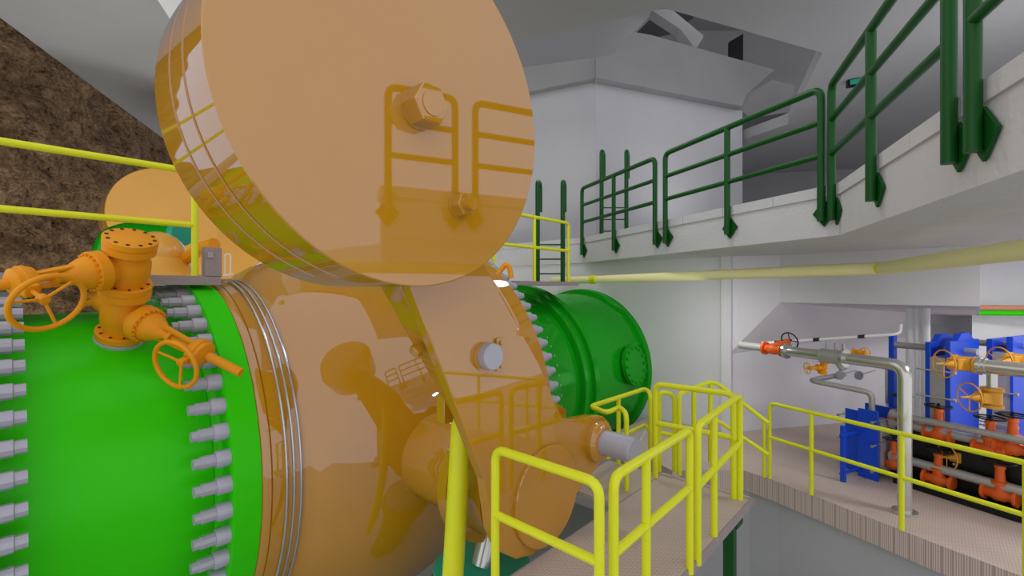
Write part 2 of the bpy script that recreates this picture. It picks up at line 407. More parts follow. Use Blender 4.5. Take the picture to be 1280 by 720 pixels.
# -- counterweight lever
F, BK = 2.5, 2.82
DC = V((1.576, 0, 1.048)); DR = 1.035
lv = thing('counterweight_lever', 'orange lever with giant drum counterweight in front of the spherical valve', 'counterweight', (XV, 2.66, AZ))
gw, gd = .018, .016
dp = [(2.15, DR - .006), (2.156, DR)]
for gy_ in (2.43, 2.66): dp += [(gy_ - gw, DR), (gy_ - gw + .004, DR - gd), (gy_ + gw - .004, DR - gd), (gy_ + gw, DR)]
dp += [(2.96, DR), (2.966, DR - .006)]
build('counterweight', MB().lathe(DC, Y, dp, 160), ORANGE, lv)
def xz(px, py, y=2.5): p = on_y(px, py, y); return V((p.x, 0, p.z))
hub = V((3.19, 0, -1.78))
arm = [V((1.35, 0, .92)), V((1.95, 0, .80)), V((2.447, 0, .173)), V((3.09, 0, -.638)), V((3.317, 0, -1.018)), V((3.43, 0, -1.175)), V((3.60, 0, -1.21)), V((3.926, 0, -1.245)), V((4.12, 0, -1.29)), V((4.24, 0, -1.38)), V((4.26, 0, -1.52)),
       V((4.12, 0, -1.73)), V((3.81, 0, -1.85)), V((3.51, 0, -1.985)), V((3.352, 0, -2.10)), V((3.2, 0, -2.19)), V((3.0, 0, -2.22)), V((2.8, 0, -2.17)), V((2.62, 0, -2.04)), V((2.52, 0, -1.84)), V((2.447, 0, -1.427)), V((1.775, 0, .015))]
build('arm_plate', MB().prism([p + Y * F for p in arm], Y * .09), ORANGE, lv, .008, smooth=False)
e1, e2 = on_y(475, 358, BK), on_y(551, 494, BK)
rib = [V((1.35, 0, .92)), V((1.95, 0, .80)), V((2.447, 0, .173)), V((3.0, 0, -.55)), V((3.3, 0, -1.25)), V((3.2, 0, -1.75)), V((2.75, 0, -1.75)), V((e2.x + .12, 0, e2.z - .2)), V((e2.x, 0, e2.z)), V((e1.x, 0, e1.z))]
build('arm_web', MB().prism([p + Y * (F + .09) for p in rib], Y * (BK - F - .09)), ORANGE, lv, .008, smooth=False)
lug = [V((3.3, 0, -1.3)), V((3.62, 0, -1.13)), V((3.95, 0, -1.18)), V((4.2, 0, -1.32)), V((4.22, 0, -1.55)), V((4.0, 0, -1.8)), V((3.4, 0, -1.9))]
build('clevis_plate', MB().prism([p + Y * 3.02 for p in lug], Y * .2), ORANGE, lv, .008, smooth=False)
build('hub_cap', MB().lathe(hub, Y, [(2.505, .43), (2.475, .43), (2.468, .42), (2.468, 0.3)], 64), ORANGE, lv)
# bolts on the drum
b1 = on_y(541, 129, 2.02); b1.y = 2.15
build('washer', MB().cyl(b1, b1 - Y * .012, .118, None, 40), ORANGE, lv)
hx = build('hex_nut', MB().hexa(b1 - Y * .012, -Y, .115, .118, R(0)), ORANGE, lv)
build('bolt_end', MB().cyl(b1 - Y * .12, b1 - Y * .136, .07, .068, 32), ORANGE, hx)
b2 = on_y(573, 257, 2.15)
build('washer', MB().cyl(b2, b2 - Y * .012, .08, None, 32), ORANGE, lv)
hx = build('hex_nut', MB().hexa(b2 - Y * .012, -Y, .072, .07, R(10)), ORANGE, lv)
build('bolt_end', MB().cyl(b2 - Y * .08, b2 - Y * .13, .04, .038, 24), ORANGE, hx)
# lock pin through the arm
lp = on_y(608, 445, 2.5)
build('pin_recess', MB().cyl(lp + Y * .01 - X * .03, lp - Y * .012 - X * .03, .105, None, 40), ORANGE, lv)
pn = build('lock_pin', MB().lathe(lp, -Y, [(-.05, .1), (.075, .1), (.085, .092)], 40), BOLT, lv); pn['label'] = 'silver pin end'
kp = lp + V((.135, -.008, 0))
k_ = build('keeper_plate', MB().box(kp, X * .045, Y * .012, Z * .125), ORANGE, lv)
for dz in (-.09, .09): build('screw', MB().hexa(kp + V((0, -.012, dz)), -Y, .017, .016), ORANGE, k_)
q = on_y(527, 437, 2.72); q = V((1.99, 2.70, -.44))
nr_ = V((-.905, 0, -.42)).normalized()
build('side_bolt', MB().hexa(V((1.98, 2.68, -.42)), nr_, .05, .05), ORANGE, lv)
build('stop_block', MB().box(on_y(556, 510, 2.86), X * .045, Y * .05, Z * .11), ORANGE, lv, .006)
# connecting pin to the servomotor
pc = V((3.985, 0, -1.50))
build('pin_collar', MB().lathe(pc, -Y, [(-2.5, .2), (-2.44, .2), (-2.42, .185), (-2.40, .15), (-2.40, .12)], 40), ORANGE, lv)
pin = build('connecting_pin', MB().lathe(pc, -Y, [(-3.3, .12), (-2.10, .12), (-2.09, .11), (-2.075, .11), (-2.075, .1)], 36), BOLT, lv); pin['label'] = 'silver pin'
e = V((pc.x, 2.085, pc.z))
build('grease_rod', MB().cyl(e + V((.06, 0, .03)), e + V((.26, .02, .11)), .01), BOLT, pin)
build('grease_rod', MB().cyl(e + V((-.02, .01, -.1)), e + V((-.02, .0, -.19)), .01), BOLT, pin)

# -- servomotor below the pin
sm = thing('servomotor', 'green hydraulic cylinder below the orange lever and behind the platform edge', 'hydraulic cylinder', (3.1, 3.2, PITZ))
build('barrel', MB().lathe(V((3.1, 3.2, 0)), Z, [(PITZ, .42), (-2.95, .42), (-2.95, .52), (-2.80, .52), (-2.80, .3)], 40), GREEN2, sm)
build('cylinder_head', MB().lathe(V((3.1, 3.2, 0)), Z, [(-2.8, .46), (-2.62, .46), (-2.60, .3)], 40), TEAL, sm)
build('piston_rod', MB().cyl(V((3.1, 3.2, -2.62)), V((3.3, 3.2, -2.1)), .11), STEEL, sm)
# leaning yellow strut between the valve body and the lever
st = MB().cyl(on_y(579, 500, 2.95), on_y(579, 500, 2.95) + (on_y(566, 720, 2.95) - on_y(579, 500, 2.95)) * 2.4, .088, None, 24)
tag(build('strut', st, YEL), 'thick yellow leaning post between the orange valve body and the lever', 'post')

# -- penstock downstream
ps = thing('penstock', 'dark green downstream penstock running into the back wall', 'pipe', (7.5, AY, AZ - 1.9))
build('pipe_shell', MB().lathe(ax0, X, [(4.88, 1.7), (5.5, 1.7), (5.95, 1.72), (7.0, 1.70), (7.75, 1.64), (9.6, 1.72)], 96), GREEN2, ps)
build('flange', MB().lathe(ax0, X, [(5.0, 1.7), (5.02, 1.93), (6.0, 1.93), (6.02, 1.9), (6.02, 1.72)], 96), GREEN2, ps)
build('collar', MB().lathe(ax0, X, [(6.85, 1.68), (6.9, 1.80), (7.1, 1.80), (7.12, 1.87), (7.24, 1.88), (7.26, 1.80), (7.40, 1.79), (7.44, 1.66)], 96), GREEN2, ps)
build('wall_ring', MB().lathe(ax0, X, [(9.30, 1.70), (9.32, 1.78), (9.46, 1.80)], 96), GREEN2, ps)
stud_ring(ps, 6.02, 1, 1.84, 72, (R(-40), R(75)), .09, .028, .042, .05, 'flange_bolt')
# manhole on the side of the penstock
mh = around(1.62, R(8), 8.75)
mn = (mh - V((8.75, AY, AZ))).normalized()
mp_ = build('manhole', MB().lathe(mh, mn, [(-.1, .34), (.1, .34), (.1, .42), (.18, .42), (.18, .2)], 36), GREEN2, ps)
for k in range(14):
    u, w = frame(mn); a = 2 * math.pi * k / 14
    build('bolt', MB().hexa(mh + mn * .18 + (u * math.cos(a) + w * math.sin(a)) * .36, mn, .03, .04), GREEN2, mp_)
build('lifting_lug', MB().box(around(1.72, R(20), 9.2), X * .03, Y * .12, Z * .02), GREEN2, ps)

# -- far counterweight on the other side
fc = V((2.48, 0, 1.58))
fw = thing('counterweight_lever', 'distant orange counterweight drum standing before the rock face', 'counterweight', (3.6, 12.9, -1.8))
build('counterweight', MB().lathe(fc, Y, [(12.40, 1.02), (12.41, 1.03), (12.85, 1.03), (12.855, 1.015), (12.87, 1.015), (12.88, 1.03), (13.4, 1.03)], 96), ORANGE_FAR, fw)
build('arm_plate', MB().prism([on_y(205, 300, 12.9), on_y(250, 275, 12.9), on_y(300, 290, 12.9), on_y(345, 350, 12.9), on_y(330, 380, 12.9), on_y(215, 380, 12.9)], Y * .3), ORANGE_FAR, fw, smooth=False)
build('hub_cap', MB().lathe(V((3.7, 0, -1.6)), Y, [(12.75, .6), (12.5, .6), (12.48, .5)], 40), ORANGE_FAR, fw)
# orange dome and flat cover behind the gate valve stack
dm = on_d(197, 320, 6.9)
dv = thing('bypass_valve', 'orange domed valve body behind the amber gate valve stack', 'valve', (dm.x, dm.y, dm.z - .7))
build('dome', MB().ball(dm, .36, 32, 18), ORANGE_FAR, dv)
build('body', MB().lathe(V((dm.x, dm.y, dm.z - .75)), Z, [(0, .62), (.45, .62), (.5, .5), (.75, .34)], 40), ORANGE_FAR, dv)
a = dm + V((.25, -.1, -.1)); b = on_d(268, 305, 6.7)
build('yoke_arm', MB().tube([a, (a + b) / 2 + Z * .05, b], .09, .2, 10), VALVE, dv)
# green bypass bend behind
pts = [on_d(127, 335, 8.2), on_d(128, 318, 8.2), on_d(136, 297, 8.2), on_d(158, 289, 8.1), on_d(222, 292, 7.8)]
bp_ = thing('bypass_pipe', 'green bent bypass pipe arching behind the amber gate valves', 'pipe', pts[0])
build('bend', MB().tube(pts, .16, .5, 16), GREEN2, bp_)
dd = (pts[-1] - pts[-2]).normalized()
c = build('coupling', MB().cyl(pts[-1], pts[-1] + dd * .12, .2, None, 24), TEAL, bp_); c['label'] = 'teal coupling ring'

# ================================================================== AMBER GATE VALVES ON THE SPOOL
TH = R(30)
n_ = V((0, -math.sin(TH), math.cos(TH))); m_ = V((0, -math.cos(TH), -math.sin(TH)))
GB = V((.76, AY - 1.53 * math.sin(TH), AZ + 1.53 * math.cos(TH)))
def dirv(ph): return (X * math.cos(R(ph)) + m_ * math.sin(R(ph))).normalized()
def bolt_ring(parent, c, ax, Rr, k, r=.012, h=.02, mat=None, name='flange_bolt'):
    u, w = frame(ax)
    for i in range(k):
        a = 2 * math.pi * (i + .5) / k
        build(name, MB().hexa(c + (u * math.cos(a) + w * math.sin(a)) * Rr, ax, r, h), mat or VALVE, parent)
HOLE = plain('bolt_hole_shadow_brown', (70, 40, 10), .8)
def gate_valve(t0, t1, D, W, label, wheelR, headL, tubeL, dish, hoff):
    base = GB + n_ * t0
    g = thing('gate_valve', label, 'valve', base, 'amber gate valves on the spool')
    mid = (t0 + t1) / 2; C = GB + n_ * mid
    KR = .92
    build('body', MB().lathe(GB, n_, [(t, r * (KR + .06)) for t, r in [(t0, .15), (t0 + .02, .145), (t0 + .09, .135), (mid - .06, .165), (mid + .06, .165), (t1 - .09, .135), (t1 - .02, .145), (t1, .15)]], 32), VALVE, g)
    for a, b in ((t0, t0 + .07), (t1 - .07, t1)):
        fg = build('flange', MB().lathe(GB, n_, [(a, .178), (a + .006, .186), (b - .006, .186), (b, .178)], 48), VALVE, g)
        for k in range(10):
            u, w = frame(n_); an = 2 * math.pi * (k + .5) / 10
            for cc, dr in ((a, -1), (b, 1)):
                if (cc == a and a == t0) or (cc == b and b == t1): continue
                p = GB + n_ * cc + (u * math.cos(an) + w * math.sin(an)) * .153
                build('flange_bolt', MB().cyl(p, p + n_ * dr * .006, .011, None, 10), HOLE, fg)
    # neck and bonnet
    build('bonnet_neck', MB().lathe(C, D, [(.02, .11), (.13, .112), (.2, .135)], 32), VALVE, g)
    bf = build('bonnet_flange', MB().lathe(C, D, [(.19, .158), (.195, .165), (.275, .165), (.28, .158)], 48), VALVE, g)
    bolt_ring(bf, C + D * .28, D, .148, 20, .011, .015, VALVE, 'bonnet_bolt')
    build('bonnet', MB().lathe(C, D, [(.28, .134), (.31, .13), (.36, .108), (.42, .072), (.46, .048), (.52, .042)], 40), VALVE, g)
    hd = C + D * headL
    u = W.normalized(); v = D.cross(u).normalized()
    yk = MB()
    for s in (-1, 1):
        yk.prism([C + D * .40 + v * s * .085 + u * .022, C + D * .40 + v * s * .085 - u * .022, hd + v * s * .06 - u * .018, hd + v * s * .06 + u * .018], -v * s * .022)
    build('yoke', yk, VALVE, g)
    build('stem', MB().cyl(C + D * .5, hd, .02), VALVE, g)
    gl_ = build('gland', MB().lathe(C, D, [(.50, .06), (.53, .06), (.53, .04)], 24), VALVE, g)
    build('gear_head', MB().lathe(hd, D, [(-.05, .05), (-.045, .10), (-.01, .115), (.0, .12), (.03, .12), (.035, .11), (.07, .108), (.10, .06), (.10, .03)], 36), VALVE, g)
    build('gear_box', MB().box(hd + u * .085 + D * .03, u * .06, v * .045, D * .045), VALVE, g, .008)
    build('stem_cover', MB().lathe(hd, D, [(.08, .04), (tubeL - .012, .04), (tubeL, .034)], 20), VALVE, g)
    wc = hd + u * hoff + D * .03
    build('wheel_shaft', MB().cyl(hd + u * .08 + D * .03, wc + u * .01, .016), VALVE, g)
    hw = build('handwheel', MB().torus(wc + u * dish, u, wheelR, .019, 44, 12), VALVE, g)
    build('wheel_hub', MB().lathe(wc, u, [(-.03, .034), (.02, .034), (.025, .026)], 20), VALVE, hw)
    for k in range(3):
        an = 2 * math.pi * k / 3 + SPK
        rim = wc + u * dish + (v * math.cos(an) + D * math.sin(an)) * wheelR
        build('spoke', MB().cyl(wc, rim, .012, .010, 8), VALVE, hw)
    return g
base = thing('adapter_flange', 'pale grey adapter flange between green pipe and lower amber gate valve', 'flange', GB)
build('ring', MB().lathe(GB, n_, [(-.02, .185), (.0, .192), (.045, .192), (.05, .185)], 48), BOLT, base)
build('nozzle', MB().lathe(GB, n_, [(-.25, .13), (-.02, .13)], 32), GREEN, base)
SPK = R(20)
gv1 = gate_valve(.05, .55, dirv(57), dirv(147), 'lower amber gate valve with its stem pointing right over the studs', .205, .80, .44, .055, .20)
SPK = R(75)
gv2 = gate_valve(.55, .99, dirv(156), dirv(66), 'upper amber gate valve with its stem and handwheel toward the left frame edge', .215, .68, .55, .05, .27)
bfz = thing('blind_flange', 'amber blind flange capping the top of the gate valve stack', 'flange', GB + n_ * .99)
build('cover', MB().lathe(GB, n_, [(.99, .182), (.995, .19), (1.045, .19), (1.05, .182)], 56), VALVE, bfz)
u, w = frame(n_)
for k in range(12):
    an = 2 * math.pi * (k + .5) / 12; p = GB + n_ * 1.05 + (u * math.cos(an) + w * math.sin(an)) * .16
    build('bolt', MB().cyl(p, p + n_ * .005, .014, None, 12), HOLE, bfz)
# small side outlet flange behind the stack
so = on_d(124, 372, 4.45)
sd = (n_ * .8 + X * -.25 + Y * .3).normalized()
sf = thing('side_outlet', 'amber side outlet flange peeking out behind the gate valve stack', 'flange', so - sd * .1)
build('flange', MB().lathe(so, sd, [(-.025, .15), (.025, .15)], 36), VALVE, sf)
build('neck', MB().cyl(so, V((.76, 5.45, -.25)), .1, .09), VALVE, sf)
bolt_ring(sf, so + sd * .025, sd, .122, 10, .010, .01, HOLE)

# ================================================================== RAILINGS
def hoop(pts, r, rad=.09): return MB().tube(pts, r, rad, 12)
def railing(label, pts, zb, mids, posts, r=.032, mat=YEL, cat='railing', group=None, hang=(0, 0), mids_at=None, name='guard_railing'):
    """pts = top rail corner points; hoop legs go down to zb at both ends; posts = fractions along the rail"""
    pts = [V(p) for p in pts]
    rt_ = thing(name, label, cat, (pts[0].x, pts[0].y, zb), group)
    h0, h1 = V((pts[0].x, pts[0].y, zb)), V((pts[-1].x, pts[-1].y, zb))
    build('top_rail', hoop([h0] + pts + [h1], r), mat, rt_)
    for dz in mids:
        build('mid_rail', MB().tube([p + Z * dz for p in pts], r * .95, .05, 10), mat, rt_)
    L = [0]
    for a, b in zip(pts[:-1], pts[1:]): L.append(L[-1] + (b - a).length)
    for f in posts:
        s = f * L[-1]
        for i in range(len(pts) - 1):
            if L[i] <= s <= L[i + 1] + 1e-6:
                p = pts[i].lerp(pts[i + 1], (s - L[i]) / (L[i + 1] - L[i])); break
        build('post', MB().cyl(V((p.x, p.y, zb)), p, r, None, 12), mat, rt_)
    return rt_
# left walkway over the pipe
WKZ = .13; WY = 5.72
lw = thing('walkway', 'narrow checker plate walkway crossing over the green spool at left', 'walkway', (0, WY, WKZ - .1))
build('deck', MB().abox(-1.5, 1.62, WY, WY + .62, WKZ - .01, WKZ), PLATE, lw)
build('fascia', MB().abox(-1.5, 1.62, WY - .01, WY, WKZ - .09, WKZ + .005), EDGE, lw)
bx = on_y(256, 345, WY); bx2 = on_y(277, 345, WY)
build('end_post', MB().abox(bx.x, bx2.x, WY - .01, WY + .12, WKZ, WKZ + .31), EDGE, lw)
build('end_bracket', MB().abox(bx.x + .02, bx.x + .07, WY - .03, WY + .02, WKZ + .2, WKZ + .26), GALV, lw)
z1 = 1.225
railing('yellow two-bar railing of the left walkway in front of the rock face', [(-1.45, WY + .03, z1), (1.39, WY + .03, z1)], WKZ, [-.56], [], .033)
rg = on_y(284, 345, WY)
wl = thing('step_rung', 'little white wire bracket at the right end of the left walkway', 'bracket', (rg.x, WY, WKZ))
build('wire_loop', MB().tube([on_y(281, 344, WY), on_y(281, 318, WY), on_y(288, 318, WY), on_y(288, 344, WY)], .008, .02, 8), WHITE, wl)
build('foot_bar', MB().cyl(on_y(278, 345, WY), on_y(291, 343, WY), .01), WHITE, wl)

# right platform
pf = thing('platform', 'raised checker plate platform enclosed by yellow railings in the right foreground', 'platform', (3.8, 2.0, PITZ))
PX0, PX1, PY0, PY1 = 2.2, 5.34, 1.47, 2.44
build('deck', MB().abox(PX0, PX1, PY0, PY1, PLZ - .012, PLZ), PLATE, pf)
m = MB(); m.abox(PX0, PX1, PY0 - .012, PY0, PLZ - .09, PLZ + .004); m.abox(PX0, PX1, PY1, PY1 + .012, PLZ - .09, PLZ + .004); m.abox(PX1, PX1 + .012, PY0, PY1, PLZ - .09, PLZ + .004); m.abox(PX0 - .012, PX0, PY0, PY1, PLZ - .09, PLZ + .004)
build('side_deck', MB().abox(4.3, PX1, PY1 + .014, 3.15, PLZ - .05, PLZ), PLATE, pf)
build('edge_frame', m, EDGE, pf)
m = MB()
for k in range(5): m.abox(PX0 + .3 + k * .6, PX0 + .36 + k * .6, PY0, PY1, PLZ - .1, PLZ - .014)
build('joist', m, EDGE, pf)
for (x, y) in ((5.0, 1.56), (2.5, 1.56)):
    c = build('column', MB().abox(x - .05, x + .05, y - .05, y + .05, PITZ, PLZ - .15), RAILG, pf); c['label'] = 'dark green column'
    build('head_plate', MB().abox(x - .09, x + .09, y - .1, y + .1, PLZ - .15, PLZ - .1), RAILG, c)
ZR = -1.125; RB = PLZ
gy = 'yellow railing panels around the platform'
railing('yellow railing panel across the near end of the platform', [on_z(619, 561, ZR), on_z(749, 604, ZR)], RB - .05, [-.46], [], .031, group=gy)
a = on_z(767, 596, ZR); b = on_z(862, 537.5, ZR)
railing('yellow railing panel on the outer platform edge, nearer of two', [a, b], RB - .04, [-.46], [.36], .031, group=gy)
a = on_z(872, 532, ZR); b = on_z(925, 494, ZR)
railing('yellow railing panel on the outer platform edge, farther of two', [a, b], RB - .04, [-.5], [.33], .031, group=gy)
a = on_z(819, 480, ZR); b = on_z(926, 494, ZR + .005)
railing('yellow railing panel across the far end of the platform', [a, b - (b - a).normalized() * .07], RB, [-.46], [], .033, group=gy)
# guard around the pin gap on the inner side
zz = -1.38
g_ = [on_z(806, 486, zz), on_z(738, 508, zz), on_z(758, 516, zz), on_z(775, 509, zz), on_z(783, 517, zz)]
railing('yellow cranked railing around the silver pin beside green penstock', [on_z(813, 491, zz)] + g_, RB, [-.5], [.38], .028)
# stairs beyond the platform down to the lower floor
D5 = 5.75
s0, s1, s2 = on_d(849, 492, 5.6), on_d(888, 477, 6.0), on_d(899, 481, 6.0)
sb_ = on_d(959, 528, 5.95)
stt = thing('stair_railing', 'yellow sloping stair railing between platform and lower floor', 'railing', (s0.x, s0.y, PLZ))
build('top_rail', MB().tube([V((s0.x, s0.y, PLZ)), s0, s1, s2, sb_], .028, .06, 10), YEL, stt)
build('mid_rail', MB().tube([s0 - Z * .5, s1 - Z * .5, s2 - Z * .47, sb_ - Z * .40], .026, .05, 10), YEL, stt)
for p, zb in ((s1, PLZ), (s0.lerp(s1, .45), PLZ)): build('post', MB().cyl(V((p.x, p.y, zb)), p, .028), YEL, stt)
sa = on_d(824, 489, 5.7); sbb = on_d(843, 493, 5.7)
railing('short yellow railing hoop behind the far end of the platform', [sa, sbb], PLZ, [-.5], [], .028)
sw = thing('stair', 'short checker plate stair joining the platform and the lower floor', 'stair', (5.9, 2.1, PITZ))
for k in range(3):
    build('tread', MB().abox(5.38 + k * .36, 5.72 + k * .36, 1.75, 2.6, PLZ - .17 - k * .15, PLZ - .12 - k * .15), PLATE, sw)
build('stringer', MB().prism([V((5.37, 1.72, PLZ - .02)), V((6.5, 1.72, LOWZ + .08)), V((6.5, 1.72, LOWZ)), V((5.37, 1.72, PLZ - .25))], Y * .03), EDGE, sw)

# long railing of the lower floor
zl = LOWZ + 1.1
lr = thing('guard_railing', 'long yellow railing along the lower floor in front of the blue heat exchangers', 'railing', (7.6, 1.82, LOWZ))
ptl = [on_z(962, 503.5, zl), on_z(1127, 543.5, zl), on_z(1300, 583, zl), on_z(1420, 611, zl)]
a0 = ptl[0]; adir = (ptl[-1] - a0).normalized()
pe = a0 + adir * 4.4
build('top_rail', hoop([V((a0.x, a0.y, LOWZ)), a0, pe, V((pe.x, pe.y, LOWZ))], .027), YEL, lr)
build('mid_rail', MB().cyl(a0 - Z * .5, pe - Z * .5, .025), YEL, lr)
for s in (.6, 1.62, 2.62, 3.6):
    p = a0 + adir * s; build('post', MB().cyl(V((p.x, p.y, LOWZ)), p, .027), YEL, lr)
build('end_post', MB().cyl(V((a0.x, a0.y + .07, LOWZ)), V((a0.x, a0.y + .07, LOWZ + .85)), .027), YEL, lr)
# far walkway with a rail, right of the drum
fwk = thing('walkway', 'short grey walkway plate in front of the back wall, right of the giant drum', 'walkway', (6.6, 5.1, WKZ - .1))
build('deck', MB().abox(5.3, 7.45, 5.05, 5.74, WKZ - .07, WKZ), EDGE, fwk)
railing('yellow railing on the far walkway between the giant drum and green ladder', [(5.2, 5.12, 1.23), (7.2, 5.12, 1.23)], WKZ, [-.52], [.5], .03)
# small amber handle on the valve top
ah = on_d(628, 345, 6.4)
hd_ = thing('lifting_handle', 'small bent amber bar above the silver studs beside the far walkway', 'handle', ah)
build('bar', MB().tube([on_d(622, 343, 6.4), on_d(632, 330, 6.4), on_d(637, 334, 6.4), on_d(639, 348, 6.4)], .035, .05, 8), VALVE, hd_)

# overhead pale handrail pipe with couplings
pp = [on_d(1330, 305.5, 2.9), on_d(1100, 335.5, 6.4), on_d(742, 349.5, 9.6), on_d(690, 350.5, 10.1)]
pp = [pp[0] + (pp[0] - pp[1]) * .8] + pp
op = thing('overhead_pipe', 'long pale yellow pipe crossing below the gallery', 'pipe', pp[2])
build('pipe_run', MB().tube(pp, .075, 0, 16), PALE, op)
for p, a, b in ((pp[2], pp[1], pp[2]), (pp[3], pp[2], pp[3])):
    d = (b - a).normalized(); build('coupling', MB().cyl(p - d * .08, p + d * .08, .088, None, 18), YEL, op)

# gallery guard rails: posts bolted to the slab face with diamond plates
RT = 2.37
def gallery_rail(label, A, B, f0, f1, posts, top=None):
    t = (B - A).normalized(); n = V((t.y, -t.x, 0))
    if n.dot(-A) < 0: n = -n
    a, b = A.lerp(B, f0) + n * .075, A.lerp(B, f1) + n * .075
    g = thing('gallery_railing', label, 'railing', (a.x, a.y, .85), 'dark green railings along the gallery edge')
    build('top_rail', hoop([a + Z * .80, a + Z * RT, b + Z * RT, b + Z * .80], .043, .12), RAILG, g)
    for dz in (.40, .80): build('mid_rail', MB().cyl(a + Z * (RT - dz), b + Z * (RT - dz), .036), RAILG, g)
    for f in posts:
        p = A.lerp(B, f) + n * .075; build('post', MB().cyl(p + Z * .80, p + Z * RT, .043), RAILG, g)
    for f in [f0, f1] + posts:
        p = A.lerp(B, f) + n * .012
        build('mounting_plate', MB().prism([p + t * .14 + Z * .90, p + Z * 1.06, p - t * .14 + Z * .90, p + Z * .74], n * .022), RAILG, g)
    return g
def fr(px, A, B):
    q = on_w(px, 300, A, (B - A).normalized()); q.z = 0; return (q - A).length / (B - A).length * (1 if (q - A).dot(B - A) > 0 else -1)
gallery_rail('dark green gallery railing panel farthest away, with one middle post, before the ladder', G0, G1, fr(731, G0, G1), fr(823, G0, G1), [fr(771, G0, G1)])
gallery_rail('dark green gallery railing panel ending at the bend of the concrete edge', G0, G1, fr(836, G0, G1), fr(1032, G0, G1), [fr(914, G0, G1)])
gallery_rail('dark green gallery railing panel just past the bend, rising toward the viewer', G1, G2, fr(1049, G1, G2), fr(1205, G1, G2), [fr(1101, G1, G2)])
gallery_rail('dark green gallery railing panel cut by the right frame edge', G1, G2, fr(1237, G1, G2), .985, [])
# ladders
def ladder(label, pa, pb, z0, z1, hook, r=.045):
    depthv = V((pa.x, pa.y, 0)).normalized() * .32 + V((SN, -CS, 0)) * .05
    l = thing('ladder', label, 'ladder', ((pa.x + pb.x) / 2, (pa.y + pb.y) / 2, z0))
    for p in (pa, pb):
        build('stile', MB().tube([V((p.x, p.y, z0)), V((p.x, p.y, z1)), V((p.x, p.y, z1)) + depthv, V((p.x, p.y, z1 - hook)) + depthv], r, .12, 10), RAILG, l)
    k = int((min(z1 - 1.1, z1) - z0) / .28)
    for i in range(k):
        z = z0 + .16 + i * .28
        build('rung', MB().cyl(V((pa.x, pa.y, z)), V((pb.x, pb.y, z)), .014, None, 8), RAILG, l)
    return l
la, lb = on_d(672, 300, 9.0), on_d(703.5, 300, 9.0)
ladder('dark green ladder rising from the far walkway to the gallery', la, lb, WKZ, (HOR - 226) / FOC * 9.0, .55)
la, lb = on_d(752, 250, 11.2), on_d(783, 250, 11.2)
ladder('dark green ladder on the gallery in front of the pale corner wall', la, lb, G_T, (HOR - 188) / FOC * 11.2, .6, .05)
# small green emergency sign on the ceiling
es = on_z(1067, 104, H - .08)
sg = thing('emergency_light', 'tiny dark box with green face hung under the gallery ceiling', 'sign', es + Z * .08)
build('housing', MB().box(es, V((.04, .02, 0)), V((-.04, .12, 0)), Z * .08), BLACK, sg)
build('green_face', MB().box(es + V((-.07, -.05, 0)), V((.012, .005, 0)), V((-.035, .10, 0)), Z * .05), TEAL, sg)

# ================================================================== PLANT ROOM
hh = -rail_dir.normalized(); hh = V((.367, .93, 0))          # along the rail, away to the left
tv = -hh                                                     # towards the right of the picture
def rp(px, py, s): return on_w(px, py, RP + re * s, hh)
def exchanger(label, px_col, px_end, py_top, s, wid, plates, zb, cat='heat exchanger'):
    """long axis along the rail direction; column at its left end; plates = [(px, thickness, extra height, material, wide)]"""
    pA, pB = rp(px_col, py_top, s), rp(px_end, py_top, s)
    zt = pA.z
    e = thing('plate_heat_exchanger', label, cat, ((pA.x + pB.x) / 2, (pA.y + pB.y) / 2, zb))
    hgt = zt - zb
    c = V((pA.x, pA.y, 0))
    build('support_column', MB().box(c + Z * (zb + hgt / 2), tv * .035, re * .05, Z * hgt / 2), BLUE, e, .004)
    top = zb + hgt * .93
    for zq, r_ in ((top, .048), (zb + hgt * .12, .025)):
        build('carrying_bar', MB().cyl(V((pA.x, pA.y, zq)), V((pB.x, pB.y, zq)), r_), GALV, e)
    for (px, th, eh, mat_, nm) in plates:
        p = rp(px, py_top, s); p = V((p.x, p.y, 0)); hh_ = hgt * .86 + eh
        build(nm, MB().box(p + Z * (zb + .04 + hh_ / 2), tv * th / 2, re * wid / 2, Z * hh_ / 2), mat_, e, .006)
        if nm == 'frame_plate' and wid > .82:
            tpz = zb + .04 + hh_
            hk = MB().prism([p + re * (wid * .28) + tv * -th * .6 + Z * tpz, p + re * (wid * .14) - tv * th * .6 + Z * (tpz + .1), p - re * (wid * .14) - tv * th * .6 + Z * (tpz + .1), p - re * (wid * .28) - tv * th * .6 + Z * tpz], tv * th * 1.2)
            build('roller_hanger', hk, BLUE, e)
    for zq in (.2, .4, .62, .8):
        for sd_ in (-1, 1):
            q0 = rp(plates[0][0], py_top, s); q1 = rp(plates[-1][0], py_top, s)
            o_ = -re * sd_ * (wid / 2 + .03)
            a, b = V((q0.x, q0.y, zb + hgt * zq)) + o_ - tv * .12, V((q1.x, q1.y, zb + hgt * zq)) + o_ + tv * .1
            tb = build('tie_bolt', MB().cyl(a, b, .012, None, 8), GALV, e)
            build('nut', MB().hexa(b - tv * .03, tv, .025, .03), GALV, tb)
    return e
sHX = None
